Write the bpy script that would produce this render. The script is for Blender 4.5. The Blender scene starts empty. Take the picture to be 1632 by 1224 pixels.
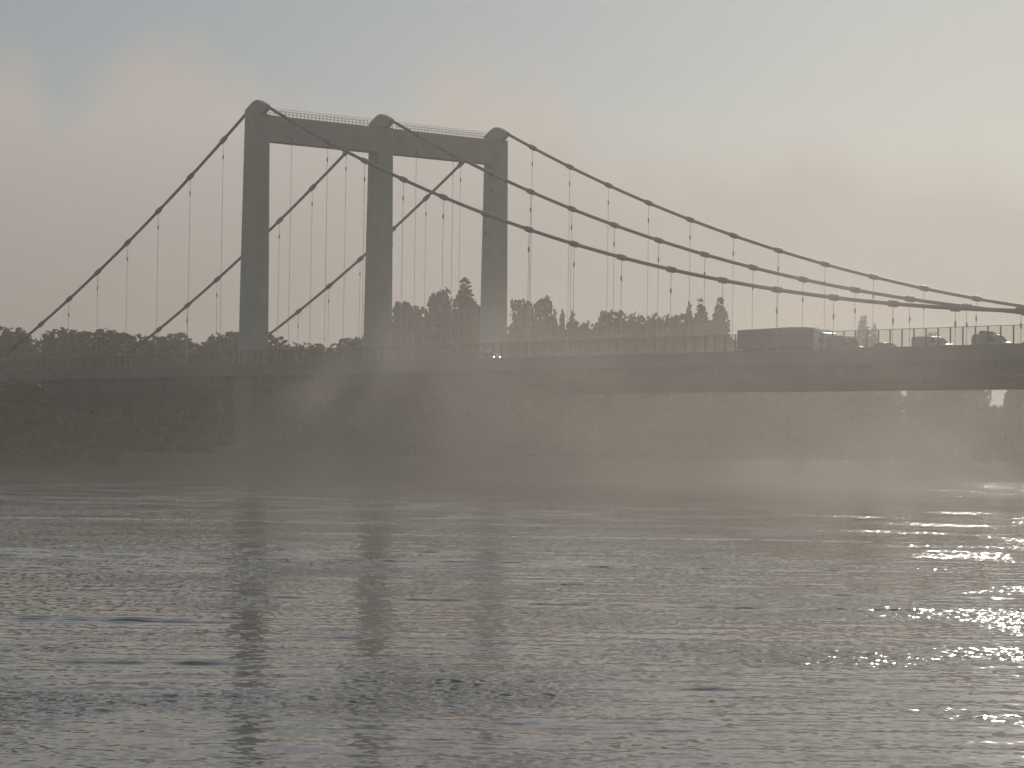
import bpy, bmesh, math, random
import numpy as np
from mathutils import Vector, Matrix
R_ = math.radians
scene = bpy.context.scene
C = scene.collection

# ------------------------------------------------------------------ camera
# World: X runs along the bridge, Y across it (away from the camera's side), z = 0 is the river.
YAW, PITCH, ROLL = -0.8824, 0.0245, 0.0148
cam_d = bpy.data.cameras.new('camera')
cam = bpy.data.objects.new('camera', cam_d)
C.objects.link(cam)
F = Vector((math.sin(YAW) * math.cos(PITCH), math.cos(YAW) * math.cos(PITCH), math.sin(PITCH)))
R0 = Vector((math.cos(YAW), -math.sin(YAW), 0))
U0 = R0.cross(F)
Rr = R0 * math.cos(ROLL) + U0 * math.sin(ROLL)
Ur = -R0 * math.sin(ROLL) + U0 * math.cos(ROLL)
M = Matrix((Rr, Ur, -F)).transposed().to_4x4()
M.translation = Vector((377.47, -252.9, 5.5))
cam.matrix_world = M
cam_d.sensor_width = 36.0
cam_d.lens = 4198.85 / 1632 * 36
cam_d.clip_start = 0.5
cam_d.clip_end = 9000
scene.camera = cam

# ------------------------------------------------------------------ sky and sun
SUN_EL, SUN_HEAD = 18.0, math.degrees(YAW) + 11.9        # heading from +Y towards +X
SUN_STRENGTH = 2.6
world = bpy.data.worlds.new('World')
scene.world = world
world.use_nodes = True
wn, wl = world.node_tree.nodes, world.node_tree.links
wn.clear()


def N(nodes, typ, **kw):
    n = nodes.new(typ)
    for k, v in kw.items():
        setattr(n, k, v)
    return n


def math_node(nodes, links, op, a, b=None, c=None, clamp=False):
    n = nodes.new('ShaderNodeMath')
    n.operation = op
    n.use_clamp = clamp
    for i, v in enumerate((a, b, c)):
        if v is None:
            continue
        if isinstance(v, (int, float)):
            n.inputs[i].default_value = v
        else:
            links.new(v, n.inputs[i])
    return n.outputs[0]


sky = N(wn, 'ShaderNodeTexSky', sky_type='NISHITA', sun_disc=False)
sky.sun_elevation = R_(SUN_EL)
sky.sun_rotation = R_(SUN_HEAD)
sky.air_density = 1.0
sky.dust_density = 0.5
sky.ozone_density = 1.0
tc = N(wn, 'ShaderNodeTexCoord')
nrm = N(wn, 'ShaderNodeVectorMath', operation='NORMALIZE')
wl.new(tc.outputs['Generated'], nrm.inputs[0])
sep = N(wn, 'ShaderNodeSeparateXYZ')
wl.new(nrm.outputs[0], sep.inputs[0])
wm = lambda op, a, b=None, c=None, clamp=False: math_node(wn, wl, op, a, b, c, clamp)
elev = wm('ARCSINE', sep.outputs['Z'])
elev = wm('MULTIPLY', elev, 180 / math.pi)                       # degrees above the horizon
head = wm('MULTIPLY', wm('ARCTAN2', sep.outputs['X'], sep.outputs['Y']), 180 / math.pi)
# the top of the fog bank, by compass heading, with billows from noise
azf = wm('MULTIPLY_ADD', head, 1 / 40.0, (-math.degrees(YAW) + 20.0) / 40.0, clamp=True)
ramp = N(wn, 'ShaderNodeFloatCurve')
crv = ramp.mapping.curves[0]
pts = [(0.0, .82), (.225, .85), (.258, .755), (.30, .86), (.358, .776), (.413, .74), (.4435, .78), (.467, .835), (.484, .85), (.5116, .83), (.525, .775), (.539, .667), (.5628, .64), (.614, .68), (.775, .61), (1.0, .62)]
crv.points[0].location = pts[0]
crv.points[1].location = pts[-1]
for p in pts[1:-1]:
    crv.points.new(*p)
ramp.mapping.update()
wl.new(azf, ramp.inputs['Value'])
nz = N(wn, 'ShaderNodeTexNoise')
nz.inputs['Scale'].default_value = 26.0
nz.inputs['Detail'].default_value = 5.0
nz.inputs['Roughness'].default_value = 0.55
wl.new(nrm.outputs[0], nz.inputs['Vector'])
top = wm('MULTIPLY_ADD', ramp.outputs[0], 10.0, wm('MULTIPLY_ADD', nz.outputs['Fac'], 2.6, -1.3))
dist = wm('SUBTRACT', top, elev)
mr = N(wn, 'ShaderNodeMapRange', interpolation_type='SMOOTHSTEP')
wl.new(dist, mr.inputs['Value'])
mr.inputs['From Min'].default_value = -0.8
mr.inputs['From Max'].default_value = 1.1
mr.inputs['To Min'].default_value = 0.05
mr.inputs['To Max'].default_value = 0.92
# the fog bank takes its light from the sky behind it, greyed
bw = N(wn, 'ShaderNodeRGBToBW')
wl.new(sky.outputs[0], bw.inputs[0])
tint = N(wn, 'ShaderNodeMix', data_type='RGBA', blend_type='MULTIPLY')
tint.inputs['Factor'].default_value = 1.0
wl.new(bw.outputs[0], tint.inputs['A'])
tint.inputs['B'].default_value = (1.06, 0.99, 0.90, 1)
clamp_c = N(wn, 'ShaderNodeMix', data_type='RGBA')
clamp_c.inputs['Factor'].default_value = 0.72
wl.new(tint.outputs['Result'], clamp_c.inputs['A'])
shade = N(wn, 'ShaderNodeMapRange')                          # the bank is thicker and duller towards its foot
wl.new(elev, shade.inputs['Value'])
shade.inputs['From Min'].default_value = 0.5
shade.inputs['From Max'].default_value = 7.0
shade.inputs['To Min'].default_value = 0.34
shade.inputs['To Max'].default_value = 1.0
foot = N(wn, 'ShaderNodeMix', data_type='RGBA', blend_type='MULTIPLY')
foot.inputs['Factor'].default_value = 1.0
clamp_c.inputs['B'].default_value = (14.3, 13.0, 11.8, 1)
wl.new(clamp_c.outputs['Result'], foot.inputs['A'])
wl.new(shade.outputs['Result'], foot.inputs['B'])
mixc = N(wn, 'ShaderNodeMix', data_type='RGBA')
wl.new(mr.outputs['Result'], mixc.inputs['Factor'])
wb = N(wn, 'ShaderNodeMix', data_type='RGBA', blend_type='MULTIPLY')
wb.inputs['Factor'].default_value = 1.0
wl.new(sky.outputs[0], wb.inputs['A'])
wb.inputs['B'].default_value = (0.90, 1.0, 1.16, 1)
thin = N(wn, 'ShaderNodeMix', data_type='RGBA')              # thin high haze evens the clear sky out
thin.inputs['Factor'].default_value = 0.42
wl.new(wb.outputs['Result'], thin.inputs['A'])
thin.inputs['B'].default_value = (11.2, 11.9, 12.0, 1)
wl.new(thin.outputs['Result'], mixc.inputs['A'])
wl.new(foot.outputs['Result'], mixc.inputs['B'])
bg = N(wn, 'ShaderNodeBackground')
bg.inputs['Strength'].default_value = 0.07
wl.new(mixc.outputs['Result'], bg.inputs['Color'])
wo = N(wn, 'ShaderNodeOutputWorld')
wl.new(bg.outputs[0], wo.inputs['Surface'])

sun_d = bpy.data.lights.new('sun', 'SUN')
sun_d.energy = SUN_STRENGTH
sun_d.angle = R_(0.6)
sun_d.color = (1.0, 0.91, 0.80)
sun = bpy.data.objects.new('sun', sun_d)
C.objects.link(sun)
sdir = Vector((math.sin(R_(SUN_HEAD)) * math.cos(R_(SUN_EL)), math.cos(R_(SUN_HEAD)) * math.cos(R_(SUN_EL)), math.sin(R_(SUN_EL))))
sun.rotation_euler = (-sdir).to_track_quat('-Z', 'Y').to_euler()
sun.location = sdir * 300

scene.view_settings.view_transform = 'Standard'
scene.view_settings.look = 'None'
scene.view_settings.exposure = -1.08
scene.view_settings.gamma = 1.0
scene.cycles.volume_bounces = 0
scene.cycles.max_bounces = 5
scene.cycles.transparent_max_bounces = 16
scene.cycles.diffuse_bounces = 1
scene.cycles.glossy_bounces = 2
scene.cycles.transmission_bounces = 2
scene.cycles.volume_step_rate = 0.8
scene.cycles.volume_max_steps = 48
scene.cycles.use_denoising = True

# ------------------------------------------------------------------ helpers


def link(name, me, mat=None, parent=None, loc=None):
    o = bpy.data.objects.new(name, me)
    C.objects.link(o)
    if mat is not None and me is not None and len(me.materials) == 0:
        me.materials.append(mat)
    if parent is not None:
        o.parent = parent
    if loc is not None:
        o.location = loc
    return o


def mesh(name, verts, faces, smooth=False):
    me = bpy.data.meshes.new(name)
    me.from_pydata([tuple(v) for v in verts], [], faces)
    me.update()
    if smooth:
        for p in me.polygons:
            p.use_smooth = True
    return me


def tag(o, label=None, cat=None, group=None, kind=None):
    if label:
        o['label'] = label
    if cat:
        o['category'] = cat
    if group:
        o['group'] = group
    if kind:
        o['kind'] = kind
    return o


def empty(name, loc=(0, 0, 0), rz=0.0):
    o = bpy.data.objects.new(name, None)
    C.objects.link(o)
    o.location = loc
    o.rotation_euler = (0, 0, rz)
    o.empty_display_size = 0.5
    return o


class MB:
    def __init__(self):
        self.v, self.f = [], []

    def box(self, x0, x1, y0, y1, z0, z1):
        b = len(self.v)
        self.v += [(x0, y0, z0), (x1, y0, z0), (x1, y1, z0), (x0, y1, z0), (x0, y0, z1), (x1, y0, z1), (x1, y1, z1), (x0, y1, z1)]
        self.f += [(b, b + 3, b + 2, b + 1), (b + 4, b + 5, b + 6, b + 7), (b, b + 1, b + 5, b + 4), (b + 1, b + 2, b + 6, b + 5), (b + 2, b + 3, b + 7, b + 6), (b + 3, b, b + 4, b + 7)]
        return self

    def tube(self, path, radii, n=8, caps=True):
        b0 = len(self.v)
        path = [Vector(p) for p in path]
        m = len(path)
        for i, p in enumerate(path):
            d = (path[min(i + 1, m - 1)] - path[max(i - 1, 0)]).normalized()
            ref = Vector((0, 0, 1)) if abs(d.z) < 0.9 else Vector((1, 0, 0))
            s = d.cross(ref).normalized()
            t = s.cross(d)
            r = radii[i] if isinstance(radii, (list, tuple)) else radii
            for k in range(n):
                a = 2 * math.pi * k / n
                self.v.append(p + s * (math.cos(a) * r) + t * (math.sin(a) * r))
        for i in range(m - 1):
            for k in range(n):
                a, c = b0 + i * n + k, b0 + i * n + (k + 1) % n
                self.f.append((a, c, c + n, a + n))
        if caps:
            self.f.append(tuple(b0 + k for k in reversed(range(n))))
            self.f.append(tuple(b0 + (m - 1) * n + k for k in range(n)))
        return self

    def prism(self, prof, y0, y1, axis='Y'):
        """profile of (x, z) points, counter-clockwise seen from -Y, swept from y0 to y1"""
        b = len(self.v)
        n = len(prof)
        for y in (y0, y1):
            self.v += [(p[0], y, p[1]) for p in prof]
        self.f.append(tuple(b + k for k in range(n)))
        self.f.append(tuple(b + n + k for k in reversed(range(n))))
        for k in range(n):
            a, c = b + k, b + (k + 1) % n
            self.f.append((c, a, a + n, c + n))
        return self

    def mesh(self, name, smooth=False):
        return mesh(name, self.v, self.f, smooth)

    def build(self, name, mat, parent=None, smooth=False, bevel=0.0, loc=None):
        o = link(name, self.mesh(name, smooth), mat, parent, loc)
        if bevel:
            m = o.modifiers.new('bevel', 'BEVEL')
            m.width = bevel
            m.segments = 2
            m.limit_method = 'ANGLE'
        return o


def material(name, col, rough=0.7, var=0.15, scale=0.6, metallic=0.0, detail=6.0, bump=0.0, ior=1.45):
    m = bpy.data.materials.new(name)
    m.use_nodes = True
    n, l = m.node_tree.nodes, m.node_tree.links
    b = n['Principled BSDF']
    b.inputs['Roughness'].default_value = rough
    b.inputs['Metallic'].default_value = metallic
    b.inputs['IOR'].default_value = ior
    t = n.new('ShaderNodeTexCoord')
    z = n.new('ShaderNodeTexNoise')
    z.inputs['Scale'].default_value = scale
    z.inputs['Detail'].default_value = detail
    l.new(t.outputs['Object'], z.inputs['Vector'])
    r = n.new('ShaderNodeValToRGB')
    r.color_ramp.elements[0].position = 0.3
    r.color_ramp.elements[1].position = 0.7
    r.color_ramp.elements[0].color = tuple(c * (1 - var) for c in col) + (1,)
    r.color_ramp.elements[1].color = tuple(min(1, c * (1 + var)) for c in col) + (1,)
    l.new(z.outputs['Fac'], r.inputs['Fac'])
    l.new(r.outputs['Color'], b.inputs['Base Color'])
    if bump:
        bp = n.new('ShaderNodeBump')
        bp.inputs['Strength'].default_value = bump
        bp.inputs['Distance'].default_value = 0.05
        l.new(z.outputs['Fac'], bp.inputs['Height'])
        l.new(bp.outputs['Normal'], b.inputs['Normal'])
    return m


MAT = {
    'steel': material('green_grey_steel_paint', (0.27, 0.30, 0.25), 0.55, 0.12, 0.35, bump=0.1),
    'cable': material('cable_steel', (0.09, 0.09, 0.085), 0.5, 0.15, 1.5),
    'rope': material('hanger_rope', (0.28, 0.28, 0.26), 0.5, 0.1, 2.0),
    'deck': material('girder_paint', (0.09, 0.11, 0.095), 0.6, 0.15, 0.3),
    'asphalt': material('asphalt', (0.05, 0.05, 0.05), 0.9, 0.2, 3.0),
    'concrete': material('concrete', (0.20, 0.19, 0.175), 0.85, 0.15, 0.5, bump=0.2),
    'stone': material('dark_pier_stone', (0.09, 0.085, 0.075), 0.9, 0.25, 0.6, bump=0.3),
    'paint': material('white_line_paint', (0.75, 0.75, 0.72), 0.7, 0.08, 2.0),
    'leaf': material('leaves', (0.055, 0.075, 0.03), 0.65, 0.35, 0.5),
    'leaf2': material('poplar_leaves', (0.06, 0.08, 0.035), 0.6, 0.35, 0.5),
    'bark': material('bark', (0.07, 0.055, 0.04), 0.9, 0.25, 3.0, bump=0.4),
    'earth': material('bank_earth', (0.05, 0.052, 0.034), 0.95, 0.35, 0.08, bump=0.5),
    'rubber': material('tyre_rubber', (0.025, 0.025, 0.025), 0.8, 0.1, 5.0),
    'rim': material('wheel_rim', (0.35, 0.35, 0.36), 0.4, 0.05, 5.0, metallic=0.8),
    'glassd': material('vehicle_glass', (0.02, 0.025, 0.03), 0.06, 0.05, 1.0),
    'red': material('tail_lamp_lens', (0.35, 0.02, 0.02), 0.25, 0.05, 2.0),
    'plastic': material('black_plastic', (0.03, 0.03, 0.03), 0.6, 0.1, 4.0),
    'curtain': material('trailer_curtain', (0.10, 0.11, 0.125), 0.5, 0.06, 0.6),
    'cabw': material('white_cab_paint', (0.62, 0.62, 0.60), 0.3, 0.04, 1.0),
    'grey': material('grey_car_paint', (0.16, 0.17, 0.18), 0.28, 0.04, 1.0),
    'blue': material('dark_blue_car_paint', (0.03, 0.05, 0.11), 0.28, 0.04, 1.0),
    'silver': material('silver_car_paint', (0.38, 0.38, 0.38), 0.28, 0.04, 1.0, metallic=0.3),
}


def emission(name, col, s):
    m = bpy.data.materials.new(name)
    m.use_nodes = True
    b = m.node_tree.nodes['Principled BSDF']
    b.inputs['Base Color'].default_value = (0.9, 0.9, 0.9, 1)
    b.inputs['Emission Color'].default_value = col + (1,)
    b.inputs['Emission Strength'].default_value = s
    return m


MAT['lamp'] = emission('lit_headlamp', (1.0, 0.98, 0.92), 30.0)
MAT['lamp_off'] = material('headlamp_glass', (0.55, 0.56, 0.58), 0.15, 0.04, 3.0)

m = bpy.data.materials.new('wind_screen_glass')
m.use_nodes = True
n, l = m.node_tree.nodes, m.node_tree.links
b = n['Principled BSDF']
b.inputs['Base Color'].default_value = (0.10, 0.11, 0.10, 1)
b.inputs['Roughness'].default_value = 0.25
tr = n.new('ShaderNodeBsdfTransparent')
tr.inputs['Color'].default_value = (0.93, 0.95, 0.93, 1)
mx = n.new('ShaderNodeMixShader')
nz_ = n.new('ShaderNodeTexNoise')
nz_.inputs['Scale'].default_value = 0.8
mr_ = n.new('ShaderNodeMapRange')
mr_.inputs['To Min'].default_value = 0.91
mr_.inputs['To Max'].default_value = 0.97
l.new(nz_.outputs['Fac'], mr_.inputs['Value'])
l.new(mr_.outputs['Result'], mx.inputs['Fac'])
l.new(b.outputs[0], mx.inputs[1])
l.new(tr.outputs[0], mx.inputs[2])
l.new(mx.outputs[0], n['Material Output'].inputs['Surface'])
MAT['pane'] = m

# ------------------------------------------------------------------ water
m = bpy.data.materials.new('river_water')
m.use_nodes = True
n, l = m.node_tree.nodes, m.node_tree.links
b = n['Principled BSDF']
b.inputs['Base Color'].default_value = (0.115, 0.108, 0.088, 1)
b.inputs['Roughness'].default_value = 0.045
b.inputs['IOR'].default_value = 1.333
b.inputs['Roughness'].default_value = 0.07
geo = n.new('ShaderNodeNewGeometry')
nm = lambda op, a, b=None, c=None, clamp=False: math_node(n, l, op, a, b, c, clamp)


def vm(op, a, bb):
    v_ = n.new('ShaderNodeVectorMath')
    v_.operation = op
    for i, q_ in enumerate((a, bb)):
        if isinstance(q_, tuple):
            v_.inputs[i].default_value = q_
        elif isinstance(q_, (int, float)):
            v_.inputs['Scale'].default_value = q_
        elif op == 'SCALE' and i == 1:
            l.new(q_, v_.inputs['Scale'])
        else:
            l.new(q_, v_.inputs[i])
    return v_.outputs[0]


def slope_noise(scale, detail):
    z = n.new('ShaderNodeTexNoise')
    z.inputs['Scale'].default_value = scale
    z.inputs['Detail'].default_value = detail
    l.new(geo.outputs['Position'], z.inputs['Vector'])
    return vm('MULTIPLY', vm('SUBTRACT', z.outputs['Color'], (.5, .5, .5)), (1, 1, 0))


# capillary ripples too fine for the mesh, stronger inside gust patches
gust = n.new('ShaderNodeTexNoise')
gust.inputs['Scale'].default_value = 0.09
gust.inputs['Detail'].default_value = 4.0
l.new(geo.outputs['Position'], gust.inputs['Vector'])
gm = n.new('ShaderNodeMapRange')
gm.interpolation_type = 'SMOOTHSTEP'
gm.inputs['From Min'].default_value = 0.47
gm.inputs['From Max'].default_value = 0.70
gm.inputs['To Min'].default_value = 0.20
gm.inputs['To Max'].default_value = 1.5
l.new(gust.outputs['Fac'], gm.inputs['Value'])
rip = vm('SCALE', slope_noise(3.6, 1.5), gm.outputs['Result'])
nn_ = n.new('ShaderNodeVectorMath')
nn_.operation = 'NORMALIZE'
l.new(vm('ADD', geo.outputs['Normal'], rip), nn_.inputs[0])
l.new(nn_.outputs[0], b.inputs['Normal'])
MAT['water'] = m
HALF = 2600

# The reach in front of the camera is a fine mesh with real waves; the rest of the river is one flat sheet below it.
CX, CY = 377.47, -252.9
FX, FY = math.sin(YAW), math.cos(YAW)
RX, RY = math.cos(YAW), -math.sin(YAW)
wr = np.random.default_rng(12)
NW = 90
lam = np.exp(wr.uniform(math.log(0.6), math.log(3.4), NW))
spread = wr.normal(0, 0.42, NW) * np.clip(1.4 / lam, 0.35, 1.2)
kf = 2 * np.pi / lam * np.cos(spread)
kr = 2 * np.pi / lam * np.sin(spread)
amp = 0.00076 * lam ** 0.8 * wr.uniform(0.5, 1.3, NW)
pha = wr.uniform(0, 2 * np.pi, NW)
GK = [(wr.normal(0, .018), wr.normal(0, .06), wr.uniform(0, 6.28)) for _ in range(9)]
# old boat wash: short trains of long low crests (distance along the view heading, offset to the right, half length, crests, wavelength, height)
WASH = [(139, -8, 17, 1.6, 1.3, 0.030), (127, -12, 16, 2.2, 1.4, 0.041), (124, 8, 12, 1.5, 1.2, 0.028), (95, -6, 11, 1.0, 1.1, 0.033), (94, 4, 7, 1.0, 1.0, 0.033), (93, 12, 7, 1.5, 1.1, 0.033),
        (82, -13, 5, 2.0, 1.1, 0.041), (76, -3, 3, 1.0, .9, 0.028), (72, 1, 3, 1.0, .9, 0.022), (66, -9, 4, 1.5, .9, 0.022), (108, 2, 9, 1.5, 1.1, 0.025), (165, 6, 20, 2.0, 1.5, 0.028), (190, -15, 22, 2.0, 1.6, 0.028),
        (58, -6, 3, 1.2, .8, 0.017), (61, 6, 4, 1.2, .8, 0.017), (52, 2, 3, 1.2, .7, 0.014), (54, -7, 3, 1.2, .7, 0.014), (115, -20, 8, 1.4, 1.2, 0.028), (102, 14, 6, 1.3, 1.0, 0.028)]


def wave_z(f_, r_, lmin=0.0):
    z = np.zeros_like(f_)
    g = np.zeros_like(f_)
    for a_, c_, p_ in GK:
        g += np.sin(a_ * r_ * 3 + c_ * f_ + p_)
    g = 0.85 + 0.16 * g
    g = np.clip(g, 0.35, 1.6)
    for i in range(NW):
        if lam[i] < lmin:
            continue
        z += amp[i] * np.sin(kf[i] * f_ + kr[i] * r_ + pha[i])
    z *= g
    for i, (d0, r0, hl, nc, wl_, hh) in enumerate(WASH):
        ff = f_ - d0 - 0.35 * np.sin(r_ * .21 + i) - 0.012 * (r_ - r0) ** 2 / max(hl, 4)
        rag = 0.85 + 0.55 * np.sin(r_ * 1.7 + 2 * i) * np.sin(r_ * .63 + i) + 0.3 * np.sin(r_ * 4.1 + i)
        z += 1.2 * hh * rag * np.exp(-(ff / (nc * wl_ * .6)) ** 2 - ((r_ - r0) / hl) ** 4) * np.cos(2 * np.pi * ff / wl_)
    return z


def wave_patch(f0, f1, df, half0, half1, dr_):
    fs = np.arange(f0, f1 + df * .5, df)
    nr_ = int((half0 + half1) / dr_) + 1
    t = np.linspace(-1, 1, nr_)
    ff = np.repeat(fs[:, None], nr_, 1)
    hw = half0 + (half1 - half0) * (ff - f0) / (f1 - f0)
    rr = t[None, :] * hw
    zz = wave_z(ff, rr, 3.2 * df)
    ed = np.clip((1 - np.abs(t[None, :])) * 12, 0, 1)
    zz = zz * ed
    xyz = np.stack([CX + FX * ff + RX * rr, CY + FY * ff + RY * rr, zz], -1).reshape(-1, 3)
    i0 = (np.arange(len(fs) - 1)[:, None] * nr_ + np.arange(nr_ - 1)[None, :]).reshape(-1)
    quads = np.stack([i0, i0 + 1, i0 + nr_ + 1, i0 + nr_], 1)
    return xyz, quads


parts_w = [wave_patch(30, 70, .10, 20, 27, .16), wave_patch(70, 140, .15, 27, 47, .24), wave_patch(140, 280, .28, 47, 85, .42), wave_patch(280, 660, .7, 85, 170, 1.0)]
base = np.array([(-300, -HALF, -.45), (700, -HALF, -.45), (700, HALF, -.45), (-300, HALF, -.45)], float)
vs, qs, off = [base], [np.array([[0, 1, 2, 3]])], 4
for xyz, quads in parts_w:
    vs.append(xyz)
    qs.append(quads + off)
    off += len(xyz)
vs, qs = np.concatenate(vs), np.concatenate(qs).astype(np.int32)
wme = bpy.data.meshes.new('river_water')
wme.vertices.add(len(vs))
wme.vertices.foreach_set('co', vs.astype(np.float32).ravel())
wme.loops.add(qs.size)
wme.loops.foreach_set('vertex_index', qs.ravel())
wme.polygons.add(len(qs))
wme.polygons.foreach_set('loop_start', np.arange(0, qs.size, 4, dtype=np.int32))
wme.polygons.foreach_set('use_smooth', np.ones(len(qs), dtype=bool))
wme.update(calc_edges=True)
wme.validate()
tag(link('river_water', wme, MAT['water']), kind='structure', label='broad grey rippled river', cat='water')

# ------------------------------------------------------------------ banks


def bank(name, prof, label):
    ys = [-HALF, -900, -500, -300] + list(range(-200, 420, 20)) + [500, 700, 1000, 1500, HALF]
    rnd = random.Random(5)
    v, f = [], []
    k = len(prof)
    for y in ys:
        j = rnd.uniform(-1.5, 1.5)
        for i, (x, z) in enumerate(prof):
            e = 0 if i in (0, k - 1) else 1
            v.append((x + j * e, y, z + rnd.uniform(-.25, .25) * e * (0.4 if z > 3 else 1)))
    for a in range(len(ys) - 1):
        for i in range(k - 1):
            q = a * k + i
            f.append((q, q + 1, q + k + 1, q + k))
    o = link(name, mesh(name, v, f, True), MAT['earth'])
    return tag(o, label, 'ground', kind='structure')


bank('far_bank_ground', [(-HALF, 4.0), (-600, 4.0), (-200, 4.0), (-80, 4.0), (-30, 4.0), (2, 3.9), (8, 3.0), (14, 1.4), (20, 0.1), (27, -1.6)], 'low grassy far river bank under the bridge')
bank('near_bank_ground', [(362, -1.5), (368, 0.6), (373, 3.2), (376, 3.9), (400, 4.0), (520, 4.2), (HALF, 4.2)], 'grassy near river bank')

# ------------------------------------------------------------------ bridge
S, SPAN, D = 10.5, 378.0, 26.5
ZT, SAG, LS, SSAG = 64.77, 41.99, 44.8, 2.5
ROAD = 18.7
PY = (0.0, D, 2 * D)
bridge = empty('suspension_bridge', (0, 0, 0))
tag(bridge, 'grey suspension bridge with three cables and a three-legged portal pylon', 'bridge')


def cable_z(x):
    if x < 0:
        t = -x / 94.5
        return ZT - LS * t - 4 * SSAG * t * (1 - t)
    if x > SPAN:
        return cable_z(SPAN - x)
    t = (SPAN / 2 - x) / (SPAN / 2)
    return ZT - SAG * (1 - t * t)


def pylon(x0):
    for iy, y in enumerate(PY):
        # tapering leg with chamfered corners
        v, f = [], []
        secs = [(ROAD - 0.5, 1.90, 1.94), (ROAD, 1.89, 1.93), (38.0, 1.77, 1.81), (ZT - 2.4, 1.57, 1.62)]
        for z, a, c in secs:
            e = 0.16
            ring = [(a - e, -c), (a, -c + e), (a, c - e), (a - e, c), (-a + e, c), (-a, c - e), (-a, -c + e), (-a + e, -c)]
            v += [(x0 + p, y + q, z) for p, q in ring]
        for s in range(len(secs) - 1):
            for k in range(8):
                p, q = s * 8 + k, s * 8 + (k + 1) % 8
                f.append((p, q, q + 8, p + 8))
        f.append(tuple(range(24, 32)))
        leg = link('pylon_leg', mesh('pylon_leg', v, f), MAT['steel'], bridge)
        # domed saddle housing: tangent flanks towards both cables
        prof = [(-1.62, ZT - 2.7), (1.62, ZT - 2.7), (3.0, ZT - 1.85)]
        for k in range(15):
            x = 3.2 - 6.4 * k / 14
            sl = 0.47 if x > 0 else 0.60           # flanks follow the two cable slopes, the crown is round
            prof.append((x, ZT + 0.42 - sl * (math.sqrt(x * x + 0.72) - 0.10)))
        prof.append((-3.0, ZT - 2.15))
        sd = MB().prism([(x0 + p, z) for p, z in prof], y - .48, y + .48)
        sd.build('cable_saddle', MAT['steel'], leg)
        MB().box(x0 - 2.3, x0 + 2.3, y - 2.3, y + 2.3, 4.9, ROAD - 0.51).build('pier_shaft', MAT['stone'], leg, bevel=.2)
        ft = MB().box(x0 - 4.2, x0 + 4.2, y - 5.5, y + 5.5, -2.0, 5.2)
        ft.build('pier_footing', MAT['stone'], leg, bevel=0.3)
    for i in range(2):
        ya, yb = PY[i] + 1.63, PY[i + 1] - 1.63
        bm = MB().box(x0 - 1.32, x0 + 1.32, ya - .06, yb + .06, ZT - 6.95, ZT - 2.55)
        cb = bm.build('crossbeam', MAT['steel'], bridge, bevel=0.05)
        rl = MB()
        for xx in (x0 - 1.2, x0 + 1.2):
            yy = ya + (1.0)
            while yy < yb - .2:
                rl.tube([(xx, yy, ZT - 2.6), (xx, yy, ZT - 1.25)], 0.03, 5)
                yy += 0.8
            for zz in (ZT - 1.25, ZT - 1.7, ZT - 2.15):
                rl.tube([(xx, ya + .8, zz), (xx, yb - .3, zz)], 0.028, 5)
        tag(rl.build('railing', MAT['rope'], cb), kind='stuff')
        # hunch plates in the corners
        for yy, s in ((ya, 1), (yb, -1)):
            g = MB()
            g.v = [(x0 + dx, yy + s * a - s * 0.03, ZT - 6.9 + z) for dx in (-.7, .7) for a, z in ((0, 0), (.7, 0), (0, -.7))]
            g.f = [(0, 1, 2), (3, 5, 4), (0, 3, 4, 1), (1, 4, 5, 2), (2, 5, 3, 0)]
            g.build('gusset_plate', MAT['steel'], cb)


pylon(0.0)
pylon(SPAN)

for y in PY:
    xs = [-94.5 + i * 94.5 / 36 for i in range(36)] + [0.0]
    xs += [SPAN * i / 144 for i in range(1, 145)] + [SPAN + 94.5 * i / 36 for i in range(1, 37)]
    path = [(x, y, cable_z(x) - (0.35 if min(abs(x), abs(x - SPAN)) < 1.5 else 0)) for x in xs]
    cab = link('main_cable', MB().tube(path, 0.265, 10).mesh('main_cable', True), MAT['cable'], bridge)
    for k in list(range(-8, 0)) + list(range(1, 36)) + list(range(37, 45)):
        x = k * S
        z = cable_z(x)
        dz = (cable_z(x + .5) - cable_z(x - .5))
        dv = Vector((1, 0, dz)).normalized()
        c0 = Vector((x, y, z))
        MB().tube([c0 - dv * .85, c0 - dv * .65, c0 + dv * .65, c0 + dv * .85], [.30, .44, .44, .30], 10).build('cable_clamp', MAT['cable'], cab)
        zb = ROAD - 0.3
        if z - zb < 1.2:
            continue
        top_ = z - 0.25
        drop = min(2.4, max(0.6, (z - zb) * .25))
        hg = MB().tube([(x, y, zb), (x, y, top_)], 0.035, 6).build('hanger', MAT['rope'], bridge)
        MB().tube([(x, y, top_ - drop - .75), (x, y, top_ - drop - .6), (x, y, top_ - drop - .1), (x, y, top_ - drop)], [.06, .12, .12, .06], 8).build('hanger_socket', MAT['cable'], hg)

# deck: slab, three plate girders, cross girders, edge beams
X0, X1 = -240.0, 620.0
Y0, Y1 = -3.6, 2 * D + 3.6
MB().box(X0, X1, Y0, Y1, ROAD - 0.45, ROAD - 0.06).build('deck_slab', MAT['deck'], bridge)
for y0, y1 in ((1.2, D - 1.2), (D + 1.2, 2 * D - 1.2)):
    rd = MB().box(X0, X1, y0, y1, ROAD - 0.062, ROAD).build('road_surface', MAT['asphalt'], bridge)
    ln = MB()
    wdt = (y1 - y0) / 3
    for j in (1, 2):
        x = X0 + 2
        while x < X1 - 8:
            yc = y0 + wdt * j
            ln.v += [(x, yc - .08, ROAD + .004), (x + 6, yc - .08, ROAD + .004), (x + 6, yc + .08, ROAD + .004), (x, yc + .08, ROAD + .004)]
            q = len(ln.v)
            ln.f.append((q - 4, q - 3, q - 2, q - 1))
            x += 18
    tag(ln.build('lane_marking', MAT['paint'], rd), kind='stuff')
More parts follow.
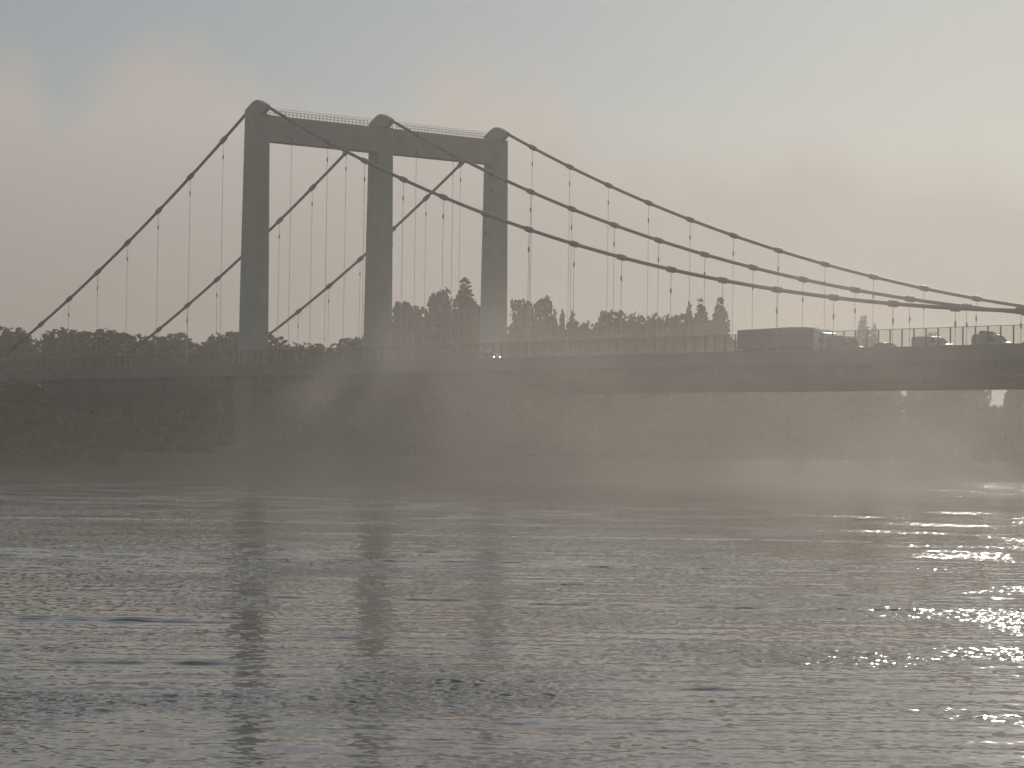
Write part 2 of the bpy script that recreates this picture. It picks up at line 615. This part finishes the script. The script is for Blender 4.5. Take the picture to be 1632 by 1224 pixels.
for y in PY:
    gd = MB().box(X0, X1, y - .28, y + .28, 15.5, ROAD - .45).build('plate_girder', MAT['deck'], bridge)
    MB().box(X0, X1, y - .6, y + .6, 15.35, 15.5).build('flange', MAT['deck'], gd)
    st = MB()
    x = X0 + 1
    while x < X1:
        st.box(x - .03, x + .03, y - .4, y - .285, 15.5, ROAD - .46)
        x += 2.625
    tag(st.build('stiffener', MAT['deck'], gd), kind='stuff')
cg_me = MB().box(-.2, .2, Y0 + .3, Y1 - .3, 16.6, ROAD - .452).mesh('cross_girder')
cg_me.materials.append(MAT['deck'])
x = X0 + 5.25
while x < X1:
    link('cross_girder', cg_me, None, bridge, (x, 0, 0))
    x += S
for y, s in ((Y0, -1), (Y1, 1)):
    MB().box(X0, X1, min(y, y + s * .35), max(y, y + s * .35), ROAD - 1.5, ROAD + .4).build('edge_beam', MAT['deck'], bridge, bevel=.03)
    MB().tube([(X0, y + s * .17, ROAD + 2.62), (X1, y + s * .17, ROAD + 2.62)], .045, 6).build('top_rail', MAT['cable'], bridge)
post_me = MB().box(-.07, .07, -.07, .07, 0, 2.22).mesh('screen_post')
post_me.materials.append(MAT['cable'])
pane_me = MB().box(.09, 1.91, -.012, .012, .06, 2.16).mesh('screen_pane')
pane_me.materials.append(MAT['pane'])
x = -110.0
while x < 230:
    link('screen_post', post_me, None, bridge, (x, Y0 - .17, ROAD + .4))
    link('screen_pane', pane_me, None, bridge, (x, Y0 - .17, ROAD + .4))
    x += 2.0
# abutment and approach piers on the far bank
for x in (-94.5, -140.0, -190.0):
    MB().box(x - 2, x + 2, Y0 + 2, Y1 - 2, 3.0, 15.34).build('approach_pier', MAT['concrete'], bridge, bevel=.2)

# ------------------------------------------------------------------ vehicles (all drive towards +X on the near carriageway)
LANE1, LANE2 = 5.4, 9.2


def wheel(parent, x, y, r, wdt, s):
    prof = [(r * .62, -wdt / 2), (r * .93, -wdt / 2), (r, -wdt * .3), (r, wdt * .3), (r * .93, wdt / 2), (r * .62, wdt / 2)]
    v, f, nn = [], [], 16
    for k in range(nn):
        a = 2 * math.pi * k / nn
        v += [(x + math.cos(a) * p, y + q, r + math.sin(a) * p) for p, q in prof]
    mp = len(prof)
    for k in range(nn):
        for i in range(mp):
            a, c = k * mp + i, k * mp + (i + 1) % mp
            a2, c2 = ((k + 1) % nn) * mp + i, ((k + 1) % nn) * mp + (i + 1) % mp
            f.append((a, c, c2, a2))
    t = link('wheel', mesh('wheel', v, f, True), MAT['rubber'], parent)
    MB().tube([(x, y - wdt * .3, r), (x, y + wdt * .3, r)], r * .63, 14).build('rim', MAT['rim'], t)


def side_windows(parent, polys, w, name='side_window'):
    for pr in polys:
        for s in (-1, 1):
            y0, y1 = sorted((s * (w / 2 - .02), s * (w / 2 + .012)))
            MB().prism(pr, y0, y1).build(name, MAT['glassd'], parent)


def lamps(parent, xf, xr, w, zf, zr, lit=False):
    for s in (-1, 1):
        yy = s * (w / 2 - .28)
        MB().box(xf - .05, xf + .02, yy - .13, yy + .13, zf - .08, zf + .08).build('headlight', MAT['lamp'] if lit else MAT['lamp_off'], parent, bevel=.02)
        MB().box(xr - .02, xr + .05, yy - .12, yy + .12, zr - .12, zr + .12).build('tail_light', MAT['red'], parent, bevel=.02)


def car(name, loc, paint, label, lit=False):
    """x = 0 at the front bumper, the car reaches back to x = -4.4"""
    t = empty(name, loc)
    tag(t, label, 'car', 'vehicles crossing the bridge')
    w = 1.78
    body = [(-4.4, .35), (-4.05, .22), (-.3, .22), (0, .38), (-.02, .62), (-.25, .78), (-1.15, .92), (-1.95, 1.40), (-2.4, 1.47), (-3.3, 1.44), (-4.1, 1.02), (-4.38, .95), (-4.42, .6)]
    MB().prism(body, -w / 2, w / 2).build('body', paint, t, bevel=.07)
    side_windows(t, [[(-2.55, .93), (-1.38, .93), (-1.98, 1.34), (-2.55, 1.39)], [(-3.75, .95), (-2.65, .93), (-2.65, 1.39), (-3.28, 1.36)]], w)
    ws = MB()
    ws.v = [(-1.19, -.74, .96), (-1.19, .74, .96), (-1.92, .66, 1.40), (-1.92, -.66, 1.40)]
    ws.v += [(x + .02, y, z + .03) for x, y, z in ws.v]
    ws.f = [(0, 3, 2, 1), (4, 5, 6, 7), (0, 1, 5, 4), (1, 2, 6, 5), (2, 3, 7, 6), (3, 0, 4, 7)]
    ws.build('windscreen', MAT['glassd'], t)
    lamps(t, -.06, -4.4, w, .66, .78, lit)
    for x in (-.85, -3.45):
        for s in (-1, 1):
            wheel(t, x, s * (w / 2 - .09), .31, .2, s)
    return t


def van(name, loc, paint, label, L=5.4, H=2.3, lit=False):
    t = empty(name, loc)
    tag(t, label, 'van', 'vehicles crossing the bridge')
    w = 1.95
    body = [(-L, .4), (-L + .1, .28), (-.2, .28), (0, .42), (0, .8), (-.15, 1.05), (-.85, 1.22), (-1.5, H * .86), (-1.95, H - .06), (-2.5, H), (-L + .3, H), (-L + .05, H - .1), (-L, H - .4)]
    MB().prism(body, -w / 2, w / 2).build('body', paint, t, bevel=.08)
    side_windows(t, [[(-2.3, 1.25), (-1.15, 1.25), (-1.72, H * .84), (-2.3, H * .86)]], w)
    ws = MB()
    a, c = (-.86, 1.24), (-1.5, H * .86)
    ws.v = [(a[0], -.8, a[1]), (a[0], .8, a[1]), (c[0], .74, c[1]), (c[0], -.74, c[1])]
    ws.v += [(x + .03, y, z + .02) for x, y, z in ws.v]
    ws.f = [(0, 3, 2, 1), (4, 5, 6, 7), (0, 1, 5, 4), (1, 2, 6, 5), (2, 3, 7, 6), (3, 0, 4, 7)]
    ws.build('windscreen', MAT['glassd'], t)
    lamps(t, -.02, -L, w, .98 if lit else .8, 1.0, lit)
    for x in (-.95, -L + 1.05):
        for s in (-1, 1):
            wheel(t, x, s * (w / 2 - .1), .34, .22, s)
    return t


def truck(loc):
    """x = 0 at the cab front, the trailer's rear doors at x = -16.4"""
    t = empty('articulated_lorry', loc)
    tag(t, 'long grey box lorry on the bridge deck, the tallest vehicle beside the slim poplar', 'lorry', 'vehicles crossing the bridge')
    tr_ = MB().box(-17.0, -3.4, -1.27, 1.27, 1.15, 3.72).build('trailer_box', MAT['curtain'], t, bevel=.05)
    rf = MB()
    rf.prism([(-17.02, 3.722), (-3.38, 3.722), (-3.6, 3.86), (-6.5, 3.93), (-17.02, 3.76)], -1.28, 1.28)
    rf.build('roof', MAT['curtain'], tr_)
    for i in range(9):
        x = -16.2 + i * 1.5
        MB().box(x - .03, x + .03, -1.295, -1.272, 1.2, 3.66).build('curtain_strap', MAT['plastic'], tr_)
    MB().box(-16.8, -.6, -.42, .42, .75, 1.14).build('chassis', MAT['plastic'], t)
    MB().box(-17.05, -16.9, -1.2, 1.2, .45, .68).build('rear_bumper', MAT['plastic'], t)
    cab_p = [(-2.35, .55), (-.1, .38), (0, .6), (0, 1.5), (-.12, 2.35), (-.34, 2.95), (-.75, 3.12), (-1.7, 3.62), (-2.35, 3.7)]
    cb = MB().prism(cab_p, -1.22, 1.22).build('cab', MAT['cabw'], t, bevel=.07)
    side_windows(cb, [[(-1.35, 1.65), (-.28, 1.65), (-.42, 2.35), (-1.35, 2.45)]], 2.44)
    ws = MB()
    ws.v = [(.0, -1.08, 1.62), (.0, 1.08, 1.62), (-.13, 1.04, 2.38), (-.13, -1.04, 2.38)]
    ws.v += [(x + .03, y, z) for x, y, z in ws.v]
    ws.f = [(0, 3, 2, 1), (4, 5, 6, 7), (0, 1, 5, 4), (1, 2, 6, 5), (2, 3, 7, 6), (3, 0, 4, 7)]
    ws.build('windscreen', MAT['glassd'], cb)
    for s in (-1, 1):
        MB().box(-.35, -.2, s * 1.42 - .12, s * 1.42 + .12, 1.75, 2.5).build('mirror', MAT['plastic'], t, bevel=.03)
        MB().tube([(-.3, s * 1.2, 2.4), (-.28, s * 1.42, 2.45)], .025, 6).build('mirror_arm', MAT['plastic'], t)
        MB().box(-.03, .03, s * .9 - .2, s * .9 + .2, .62, .86).build('headlight', MAT['lamp_off'], t, bevel=.02)
        MB().box(-17.09, -17.0, s * 1.0 - .15, s * 1.0 + .15, .75, .95).build('tail_light', MAT['red'], t)
        MB().box(-10.5, -6.2, s * 1.2 - .02, s * 1.2 + .02, .5, 1.1).build('side_guard', MAT['plastic'], t)
    for x in (-1.0, -4.6, -12.4, -13.7, -15.0):
        for s in (-1, 1):
            wheel(t, x, s * 1.05, .5, .34, s)
    return t


truck((130.6, 6.0, ROAD + .005))
van('panel_van', (136.0, 5.6, ROAD + .005), MAT['grey'], 'dark van on the bridge directly in front of the long lorry', 5.3, 2.55)
car('hatchback_car', (143.2, 5.6, ROAD + .005), MAT['blue'], 'low dark car on the bridge under the far hazy poplar pair')
van('delivery_van', (151.6, 5.6, ROAD + .005), MAT['silver'], 'flat-roofed van on the bridge left of the faint far tree', 5.6, 2.1)
van('camper_van', (161.4, 5.6, ROAD + .005), MAT['grey'], 'van with bundles on its roof rack near the right edge', 5.2, 2.15)
rack = [o for o in bpy.data.objects if o.name == 'camper_van'][0]
rk = MB().box(-4.6, -1.9, -.7, .7, 2.2, 2.26).build('roof_rack', MAT['plastic'], rack)
for x in (-4.4, -2.1):
    for s in (-1, 1):
        MB().tube([(x, s * .65, 2.13), (x, s * .65, 2.2)], .03, 6).build('rack_foot', MAT['plastic'], rk)
MB().box(-4.5, -3.5, -.5, .5, 2.262, 2.62).build('bundle', MAT['plastic'], rack, bevel=.15)
MB().box(-3.2, -2.6, -.45, .5, 2.262, 2.5).build('bundle', MAT['plastic'], rack, bevel=.12)
car('estate_car', (168.6, 5.6, ROAD + .005), MAT['grey'], 'car on the bridge at the right edge of the picture')
van('minibus_van', (60.0, 5.2, ROAD + .005), MAT['grey'], 'van with lit headlights on the bridge in front of the far pylon leg', 4.8, 1.95, True)

# ------------------------------------------------------------------ trees


def crown_mesh(kind, seed):
    """unit crown: height 1 (z 0..1), radius about 0.5; many small leaf clumps on lumpy lobes"""
    rnd = random.Random(seed)
    lobes = []
    if kind == 'p':          # columnar poplar: nearly even width, blunt uneven top
        for i in range(30):
            z = 0.08 + 0.74 * i / 29
            prof = min(1, .6 + z * 1.6) * (1 if z < .55 else 1 - ((z - .55) / .42) ** 2 * .42)
            a = rnd.uniform(0, 6.28)
            r = 0.23 * prof * rnd.uniform(.35, 1.0)
            lobes.append((r * math.cos(a), r * math.sin(a), z, 0.20 * prof * rnd.uniform(.75, 1.15), 0.10 * rnd.uniform(.8, 1.3)))
        for i in range(5):
            q_ = i / 4
            lobes.append((rnd.uniform(-.1, .1) * (1 - q_), rnd.uniform(-.1, .1) * (1 - q_), .78 + .14 * q_, .20 - .09 * q_, .085))
        n = 4200
    elif kind == 's':        # bank shrub
        for i in range(14):
            a, r = rnd.uniform(0, 6.28), 0.36 * math.sqrt(rnd.random())
            z = rnd.uniform(.15, .78) * (1 - r)
            lobes.append((r * math.cos(a), r * math.sin(a), z, rnd.uniform(.13, .22), rnd.uniform(.12, .2)))
        n = 1300
    else:                    # broad crown: full core, lumpy surface lobes down to low skirts
        for i in range(12):
            z = .08 + .74 * i / 11
            lobes.append((0, 0, z, .30 * math.sqrt(max(.1, 1 - ((z - .42) / .6) ** 2)), .10))
        for i in range(34):
            z = rnd.uniform(.05, .90)
            prof = math.sqrt(max(.06, 1 - ((z - .42) / .56) ** 2))
            a = rnd.uniform(0, 6.28)
            r = 0.33 * prof * rnd.uniform(.6, 1.05)
            s = rnd.uniform(.6, 1.25)
            lobes.append((r * math.cos(a), r * math.sin(a), z, .15 * s, .085 * s))
        n = 4200
    v, f = [], []
    wts = [lb[3] ** 2 + .002 for lb in lobes]
    asp = {'p': 6.5, 'b': 2.6, 's': 1.0}[kind]      # real height : width, so clumps come out roughly square
    for i in range(n):
        x, y, z, rr, rz = rnd.choices(lobes, wts)[0]
        d = Vector((rnd.gauss(0, 1), rnd.gauss(0, 1), rnd.gauss(0, 1))).normalized()
        q = rnd.uniform(.55, 1.0) ** .5 * (1.12 if rnd.random() < .08 else 1)
        c = Vector((x + d.x * rr * q, y + d.y * rr * q, z + d.z * rz * q))
        if c.z < 0.0 or c.z > 1.02:
            continue
        s = {'p': .075, 'b': .05, 's': .07}[kind] * rnd.uniform(.5, 1.25)
        a = Vector((rnd.gauss(0, 1), rnd.gauss(0, 1), rnd.gauss(0, 1))).normalized()
        e = a.orthogonal().normalized()
        g = a.cross(e)
        b0 = len(v)
        for k in range(5):
            t = 2 * math.pi * (k + rnd.uniform(-.2, .2)) / 5
            w_ = e * (math.cos(t) * s) + g * (math.sin(t) * s * .75)
            v.append((c.x + w_.x, c.y + w_.y, c.z + w_.z / asp))
        f.append(tuple(range(b0, b0 + 5)))
    me = mesh('crown', v, f)
    me.materials.append(MAT['leaf2' if kind == 'p' else 'leaf'])
    return me


def trunk_mesh(kind, seed):
    """unit trunk: full tree height 1, limbs reach into the crown"""
    rnd = random.Random(seed)
    mb = MB()
    pth = [(rnd.uniform(-.01, .01) * i, rnd.uniform(-.01, .01) * i, i * .16) for i in range(6)]
    mb.tube(pth, [.026, .021, .018, .014, .009, .004], 8)
    for i in range(7):
        z = rnd.uniform(.22, .6)
        a = rnd.uniform(0, 6.28)
        L = rnd.uniform(.08, .2) * (.45 if kind == 'p' else 1)
        p0 = Vector((0, 0, z))
        p1 = p0 + Vector((math.cos(a) * L * .6, math.sin(a) * L * .6, L * .5))
        p2 = p0 + Vector((math.cos(a) * L, math.sin(a) * L, L * 1.1))
        mb.tube([p0, p1, p2], [.009, .006, .002], 5)
    me = mb.mesh('trunk', True)
    me.materials.append(MAT['bark'])
    return me


CROWNS = {k: [crown_mesh(k, 10 * i + ord(k)) for i in range(nv)] for k, nv in (('b', 7), ('p', 4), ('s', 4))}
TRUNKS = {k: [trunk_mesh(k, 50 + i) for i in range(3)] for k in 'bps'}
trnd = random.Random(77)
ZONED = ('misty tree low behind the bridge deck', "misty shrub on the far bank")


def zone(x, y):
    """which stretch of the bank a plant stands on, in words one can find in the picture"""
    u = math.degrees(math.atan2(x - 377.47, y + 252.9) - YAW)
    for lim, words in ((-5.8, 'left of the near pylon leg'), (-3.0, 'between the near and middle pylon legs'), (-0.4, 'between the middle and far pylon legs'), (4.7, 'between the far pylon leg and the lorry')):
        if u < lim:
            return words
    return 'below the lorry and the vans'


def tree(kind, x, y, hgt, wid, label, group=None, gz=4.0, name=None, cat='tree'):
    if label in ZONED:
        zw = zone(x, y)
        label = label + ', ' + zw
        group = group + ', ' + zw
    nm_ = name or {'b': 'broadleaf_tree', 'p': 'poplar_tree', 's': 'bank_shrub'}[kind]
    t = empty(nm_, (x, y, gz - .1), trnd.uniform(0, 6.28))
    tag(t, label, cat, group)
    low = {'b': .05, 'p': .04, 's': .0}[kind]
    tk = link('trunk', trnd.choice(TRUNKS[kind]), None, t)
    tk.scale = (hgt * .9, hgt * .9, hgt * .95)
    cr = link('crown', trnd.choice(CROWNS[kind]), None, t, (0, 0, hgt * low))
    cr.scale = (wid, wid, hgt * (1 - low) * (1.05 if kind == 'b' else 1.02))
    return t


GL = 'dark tree in the continuous row behind the bridge left of the near pylon leg'
GM = 'low tree in the row seen between the near and middle pylon legs'
GC = 'hazy tree in the wood behind the bridge right of the far pylon leg'
TREES = [
    ('b', -218.3, 72, 29.4, 12, 'dark round tree behind the bridge, leftmost in the picture'),
    ('b', -225.0, 84, 29.0, 13, GL), ('b', -187.7, 70, 30.3, 12, 'highest tree of the dark left row, under the near cable end'),
    ('b', -192.8, 80, 29.0, 12, GL), ('b', -163.0, 68, 29.1, 11, 'broad flat-topped dark tree right of the highest left tree'),
    ('b', -175.9, 82, 27.2, 11, GL), ('b', -146.7, 70, 27.6, 10, 'dark tree where the middle cable comes down behind the row'),
    ('b', -158.6, 84, 27.0, 11, GL), ('b', -129.4, 72, 25.2, 10, GL),
    ('b', -113.0, 66, 27.0, 7.5, 'rounded dark tree just left of the near pylon leg'), ('b', -124.6, 78, 26.3, 8, GL),
    ('b', -96.2, 70, 25.1, 8, GM), ('b', -109.3, 84, 25.4, 9, GM), ('b', -83.3, 72, 24.0, 9, GM), ('b', -89.2, 82, 24.9, 9, GM), ('b', -68.1, 72, 25.2, 8, GM),
    ('b', -58.2, 76, 33.0, 5.6, 'hazy tree immediately right of the middle pylon leg'),
    ('b', -62.8, 84, 32.0, 6.5, 'lower hazy tree between the two tall ones in the second bay'),
    ('b', -58.6, 86, 35.7, 6.6, 'tall rounded hazy tree in the middle of the second bay'),
    ('p', -47.6, 84, 35.9, 6.6, 'pointed tall poplar in the second bay, next to the far leg'),
    ('b', -61.9, 92, 32.0, 6, GC), ('b', -38.0, 80, 31.3, 5.5, 'hazy tree close behind the far pylon leg'), ('b', -45.9, 90, 32.0, 5.5, GC),
    ('b', -38.6, 92, 33.6, 5.4, 'left one of two round-headed trees right of the far leg'),
    ('b', -39.7, 98, 33.9, 5.0, 'right one of two round-headed trees right of the far leg'),
    ('p', -42.7, 104, 30.6, 2.8, GC), ('p', -44.9, 108, 30.8, 2.6, GC), ('p', -39.4, 106, 30.2, 3.4, GC),
    ('b', -40.8, 112, 29.7, 5.0, GC), ('b', -40.8, 116, 30.9, 6.0, GC), ('b', -37.4, 118, 30.7, 6, GC), ('b', -39.4, 124, 32.1, 6.8, 'highest rounded tree in the middle of the hazy wood'),
    ('b', -36.0, 126, 31.6, 6.5, GC), ('b', -36.0, 130, 31.7, 6, GC), ('b', -28.2, 126, 29.4, 5, GC),
    ('p', -33.6, 134, 33.2, 3.2, 'thin pointed poplar left of the two broader poplars'),
    ('p', -36.3, 140, 34.0, 5.2, 'broad poplar touching the right end of the hazy wood'),
    ('p', -36.5, 146, 34.3, 5.8, 'lone columnar poplar standing just left of the long lorry'),
    ('p', -108.0, 268, 38.0, 5.6, 'faint far poplar above the bridge deck right of the lorry'),
    ('p', -104.0, 268, 35.6, 3.8, 'smaller faint poplar leaning on the far poplar\'s right side'),
    ('b', -158.0, 352, 39.5, 6.6, 'faintest far tree above the deck near the right edge'),
    ('b', -158.0, 372, 38.0, 7.0, 'low faint far tree right of the faintest one'),
]
for k_, x_, y_, h_, w_, lb in TREES:
    g_ = {GL: 'dark left tree row', GM: 'tree row between the first two legs', GC: 'hazy wood right of the far leg'}.get(lb)
    tree(k_, x_, y_, h_, w_ * (1.5 if k_ == 'p' else 1.5), lb, g_)
# lower wood filling in behind and below those crowns
frnd = random.Random(9)
GF = 'misty tree low behind the bridge deck'
for i in range(46):
    t_ = i / 45
    x_ = -215 + 185 * t_ ** .8 + frnd.uniform(-6, 6)
    y_ = 74 + 60 * max(0, t_ - .45) / .55 + frnd.uniform(4, 22)
    tree('b', x_, y_, frnd.uniform(19, 23) + 4 * max(0, min(1, (t_ - .6) * 4)), frnd.uniform(9, 13), GF, 'misty wood below the deck')
for i in range(62):
    row = i % 2
    y_ = 140 + (i // 2) * 9.5 + frnd.uniform(-3, 3)
    x_ = (-62 if row == 0 else -105) + frnd.uniform(-10, 10)
    yc = -252.9 + (377.5 - x_) / 0.853          # a gap in the wood here lets the sky through
    hh = frnd.uniform(19, 24) if abs(y_ - yc) > 17 else 15.0
    tree('b', x_, y_, hh, frnd.uniform(12, 15), GF, 'misty wood below the deck')
for x_, y_ in ((-80.0, 227.0), (-96.0, 243.0), (-60.0, 250.0), (-62.0, 275.0), (-104.0, 296.0), (-104.0, 328.0)):
    tree('b', x_, y_, 22.0, 8.0, GF, 'misty wood below the deck')
for i in range(26):
    t_ = i / 25
    tree('b', -64 + 34 * t_ + frnd.uniform(-2, 2), 90 + 52 * t_ + frnd.uniform(-3, 3), frnd.uniform(27, 30), frnd.uniform(8, 10), GC, 'hazy wood right of the far leg')
for i in range(70):
    y_ = -30 + i * 6.5 + frnd.uniform(-2, 2)
    hs = frnd.uniform(6, 9)
    tree('s', -26 + frnd.uniform(-5, 5), y_, hs, hs * 1.3, 'misty shrub on the far bank', 'shrubs on the far bank', cat='shrub')
for i in range(30):
    hs = frnd.uniform(8, 10)
    tree('s', -48 + frnd.uniform(-4, 4), -25 + i * 5.5 + frnd.uniform(-2, 2), hs, hs * 1.3, 'misty shrub on the far bank', 'shrubs on the far bank', cat='shrub')
for i in range(26):
    hs = frnd.uniform(3.5, 6)
    tree('s', 9 + frnd.uniform(-3, 4), -150 + i * 4.6 + frnd.uniform(-2, 2), hs, hs * 1.3, 'misty shrub on the far bank', 'shrubs on the far bank', gz=2.0, cat='shrub')
# shrubs and willows along the far water's edge
GS = 'misty shrub on the far bank'
for i in range(60):
    y_ = -150 + i * 7.0 + frnd.uniform(-3, 3)
    x_ = frnd.uniform(-14, 6) - (6 if -9 < y_ < 62 else 0)
    if -8 < y_ < 60 and abs(x_) < 6:
        x_ = -9
    hs = frnd.uniform(4, 8)
    tree('s', x_, y_, hs, hs * 1.15, GS, 'shrubs on the far bank', gz=3.6, cat='shrub')
for i in range(26):
    x_ = -20 - i * 8.5 + frnd.uniform(-3, 3)
    y_ = frnd.uniform(-40, -14)
    hs = frnd.uniform(9, 12.5)
    tree('b', x_, y_, hs, hs * .9, 'low tree on the far bank in front of the left side span', 'low trees below the side span')

# ------------------------------------------------------------------ air
hz = MB().box(-HALF - 40, HALF + 40, -HALF - 40, HALF + 40, -3.6, 72.0)
hm = bpy.data.materials.new('haze_air')
hm.use_nodes = True
hn, hl = hm.node_tree.nodes, hm.node_tree.links
hn.remove(hn['Principled BSDF'])
pv = hn.new('ShaderNodeVolumePrincipled')
pv.inputs['Color'].default_value = (0.95, 0.90, 0.84, 1)
pv.inputs['Density'].default_value = 0.00035
pv.inputs['Anisotropy'].default_value = 0.62
hl.new(pv.outputs[0], hn['Material Output'].inputs['Volume'])
tag(hz.build('haze', hm), 'pale even morning haze over the whole river', 'haze', kind='stuff')

MX0, MX1, MY0, MY1, MZ1 = 4.0, 300.0, -170.0, 260.0, 46.0
ms = MB().box(MX0, MX1, MY0, MY1, 0.03, MZ1)
mm = bpy.data.materials.new('river_mist')
mm.use_nodes = True
n, l = mm.node_tree.nodes, mm.node_tree.links
n.remove(n['Principled BSDF'])
tco = n.new('ShaderNodeTexCoord')
sp = n.new('ShaderNodeSeparateXYZ')
l.new(tco.outputs['Object'], sp.inputs[0])
mp = n.new('ShaderNodeMapping')
mp.inputs['Scale'].default_value = (1 / 30, 1 / 30, 1 / 22)
mp.inputs['Rotation'].default_value = (0.6, -0.5, 0.2)
mp.inputs['Location'].default_value = (7.6, 4.2, 2.4)
l.new(tco.outputs['Object'], mp.inputs['Vector'])
tx = n.new('ShaderNodeTexNoise')
tx.inputs['Scale'].default_value = 1.0
tx.inputs['Detail'].default_value = 3.5
tx.inputs['Roughness'].default_value = 0.55
l.new(mp.outputs[0], tx.inputs['Vector'])
nm = lambda op, a, b=None, c=None, clamp=False: math_node(n, l, op, a, b, c, clamp)


def sstep(val, a, b):
    r = n.new('ShaderNodeMapRange')
    r.interpolation_type = 'SMOOTHSTEP'
    r.inputs['From Min'].default_value = a
    r.inputs['From Max'].default_value = b
    l.new(val, r.inputs['Value'])
    return r.outputs['Result']


# wisps: the noise threshold rises with height, so they thin out upwards
thr = nm('MULTIPLY_ADD', sp.outputs['Z'], 0.20 / 34.0, 0.40)
wisp = sstep(nm('SUBTRACT', tx.outputs['Fac'], thr), -0.02, 0.13)
low = nm('POWER', 2.718, nm('MULTIPLY', sp.outputs['Z'], -1 / 5.0))
veil = nm('POWER', 2.718, nm('MULTIPLY', sp.outputs['Z'], -1 / 26.0))
dens = nm('MULTIPLY_ADD', veil, 0.24, nm('MULTIPLY', wisp, 1.25))
# the bank lies over the upstream side of the reach, its edge slanting across the river
q = nm('MULTIPLY_ADD', sp.outputs['X'], 0.6, nm('SUBTRACT', sp.outputs['Y'], 60.0))
side = nm('MULTIPLY_ADD', sstep(q, -90.0, -10.0), 0.9, 0.1)
edge = nm('MULTIPLY', sstep(sp.outputs['X'], MX0, MX0 + 25), sstep(sp.outputs['X'], MX1, 190.0))
edge = nm('MULTIPLY', edge, nm('MULTIPLY', sstep(sp.outputs['Y'], MY0, MY0 + 60), sstep(sp.outputs['Y'], 210.0, 60.0)))
edge = nm('MULTIPLY', edge, sstep(sp.outputs['Z'], MZ1, MZ1 * .5))
dens = nm('ADD', nm('MULTIPLY', dens, side), nm('MULTIPLY', low, nm('MULTIPLY_ADD', side, 0.05, 0.42)))
# one thicker plume curls up in front of the middle pylon leg
pl = n.new('ShaderNodeVectorMath')
pl.operation = 'SUBTRACT'
l.new(tco.outputs['Object'], pl.inputs[0])
pl.inputs[1].default_value = (52.0, -27.0, 3.0)
ax = Vector((15.0, 20.0, 26.0)).normalized()
cr_ = n.new('ShaderNodeVectorMath')
cr_.operation = 'CROSS_PRODUCT'
l.new(pl.outputs[0], cr_.inputs[0])
cr_.inputs[1].default_value = ax
ln_ = n.new('ShaderNodeVectorMath')
ln_.operation = 'LENGTH'
l.new(cr_.outputs[0], ln_.inputs[0])
dt_ = n.new('ShaderNodeVectorMath')
dt_.operation = 'DOT_PRODUCT'
l.new(pl.outputs[0], dt_.inputs[0])
dt_.inputs[1].default_value = ax
rad = nm('ADD', ln_.outputs['Value'], nm('MULTIPLY_ADD', tx.outputs['Fac'], 16.0, -8.0))
plume = nm('MULTIPLY', sstep(rad, 10.0, 1.0), nm('MULTIPLY', sstep(dt_.outputs['Value'], -4.0, 10.0), sstep(dt_.outputs['Value'], 36.0, 16.0)))
dens = nm('MULTIPLY_ADD', plume, 9.5, dens)
dens = nm('MULTIPLY', nm('MULTIPLY', dens, edge), 0.0023)
pv = n.new('ShaderNodeVolumePrincipled')
pv.inputs['Color'].default_value = (0.95, 0.90, 0.84, 1)
pv.inputs['Anisotropy'].default_value = 0.62
l.new(dens, pv.inputs['Density'])
l.new(pv.outputs[0], n['Material Output'].inputs['Volume'])
tag(ms.build('river_mist', mm), 'drifting wisps of mist low over the far side of the river', 'mist', kind='stuff')
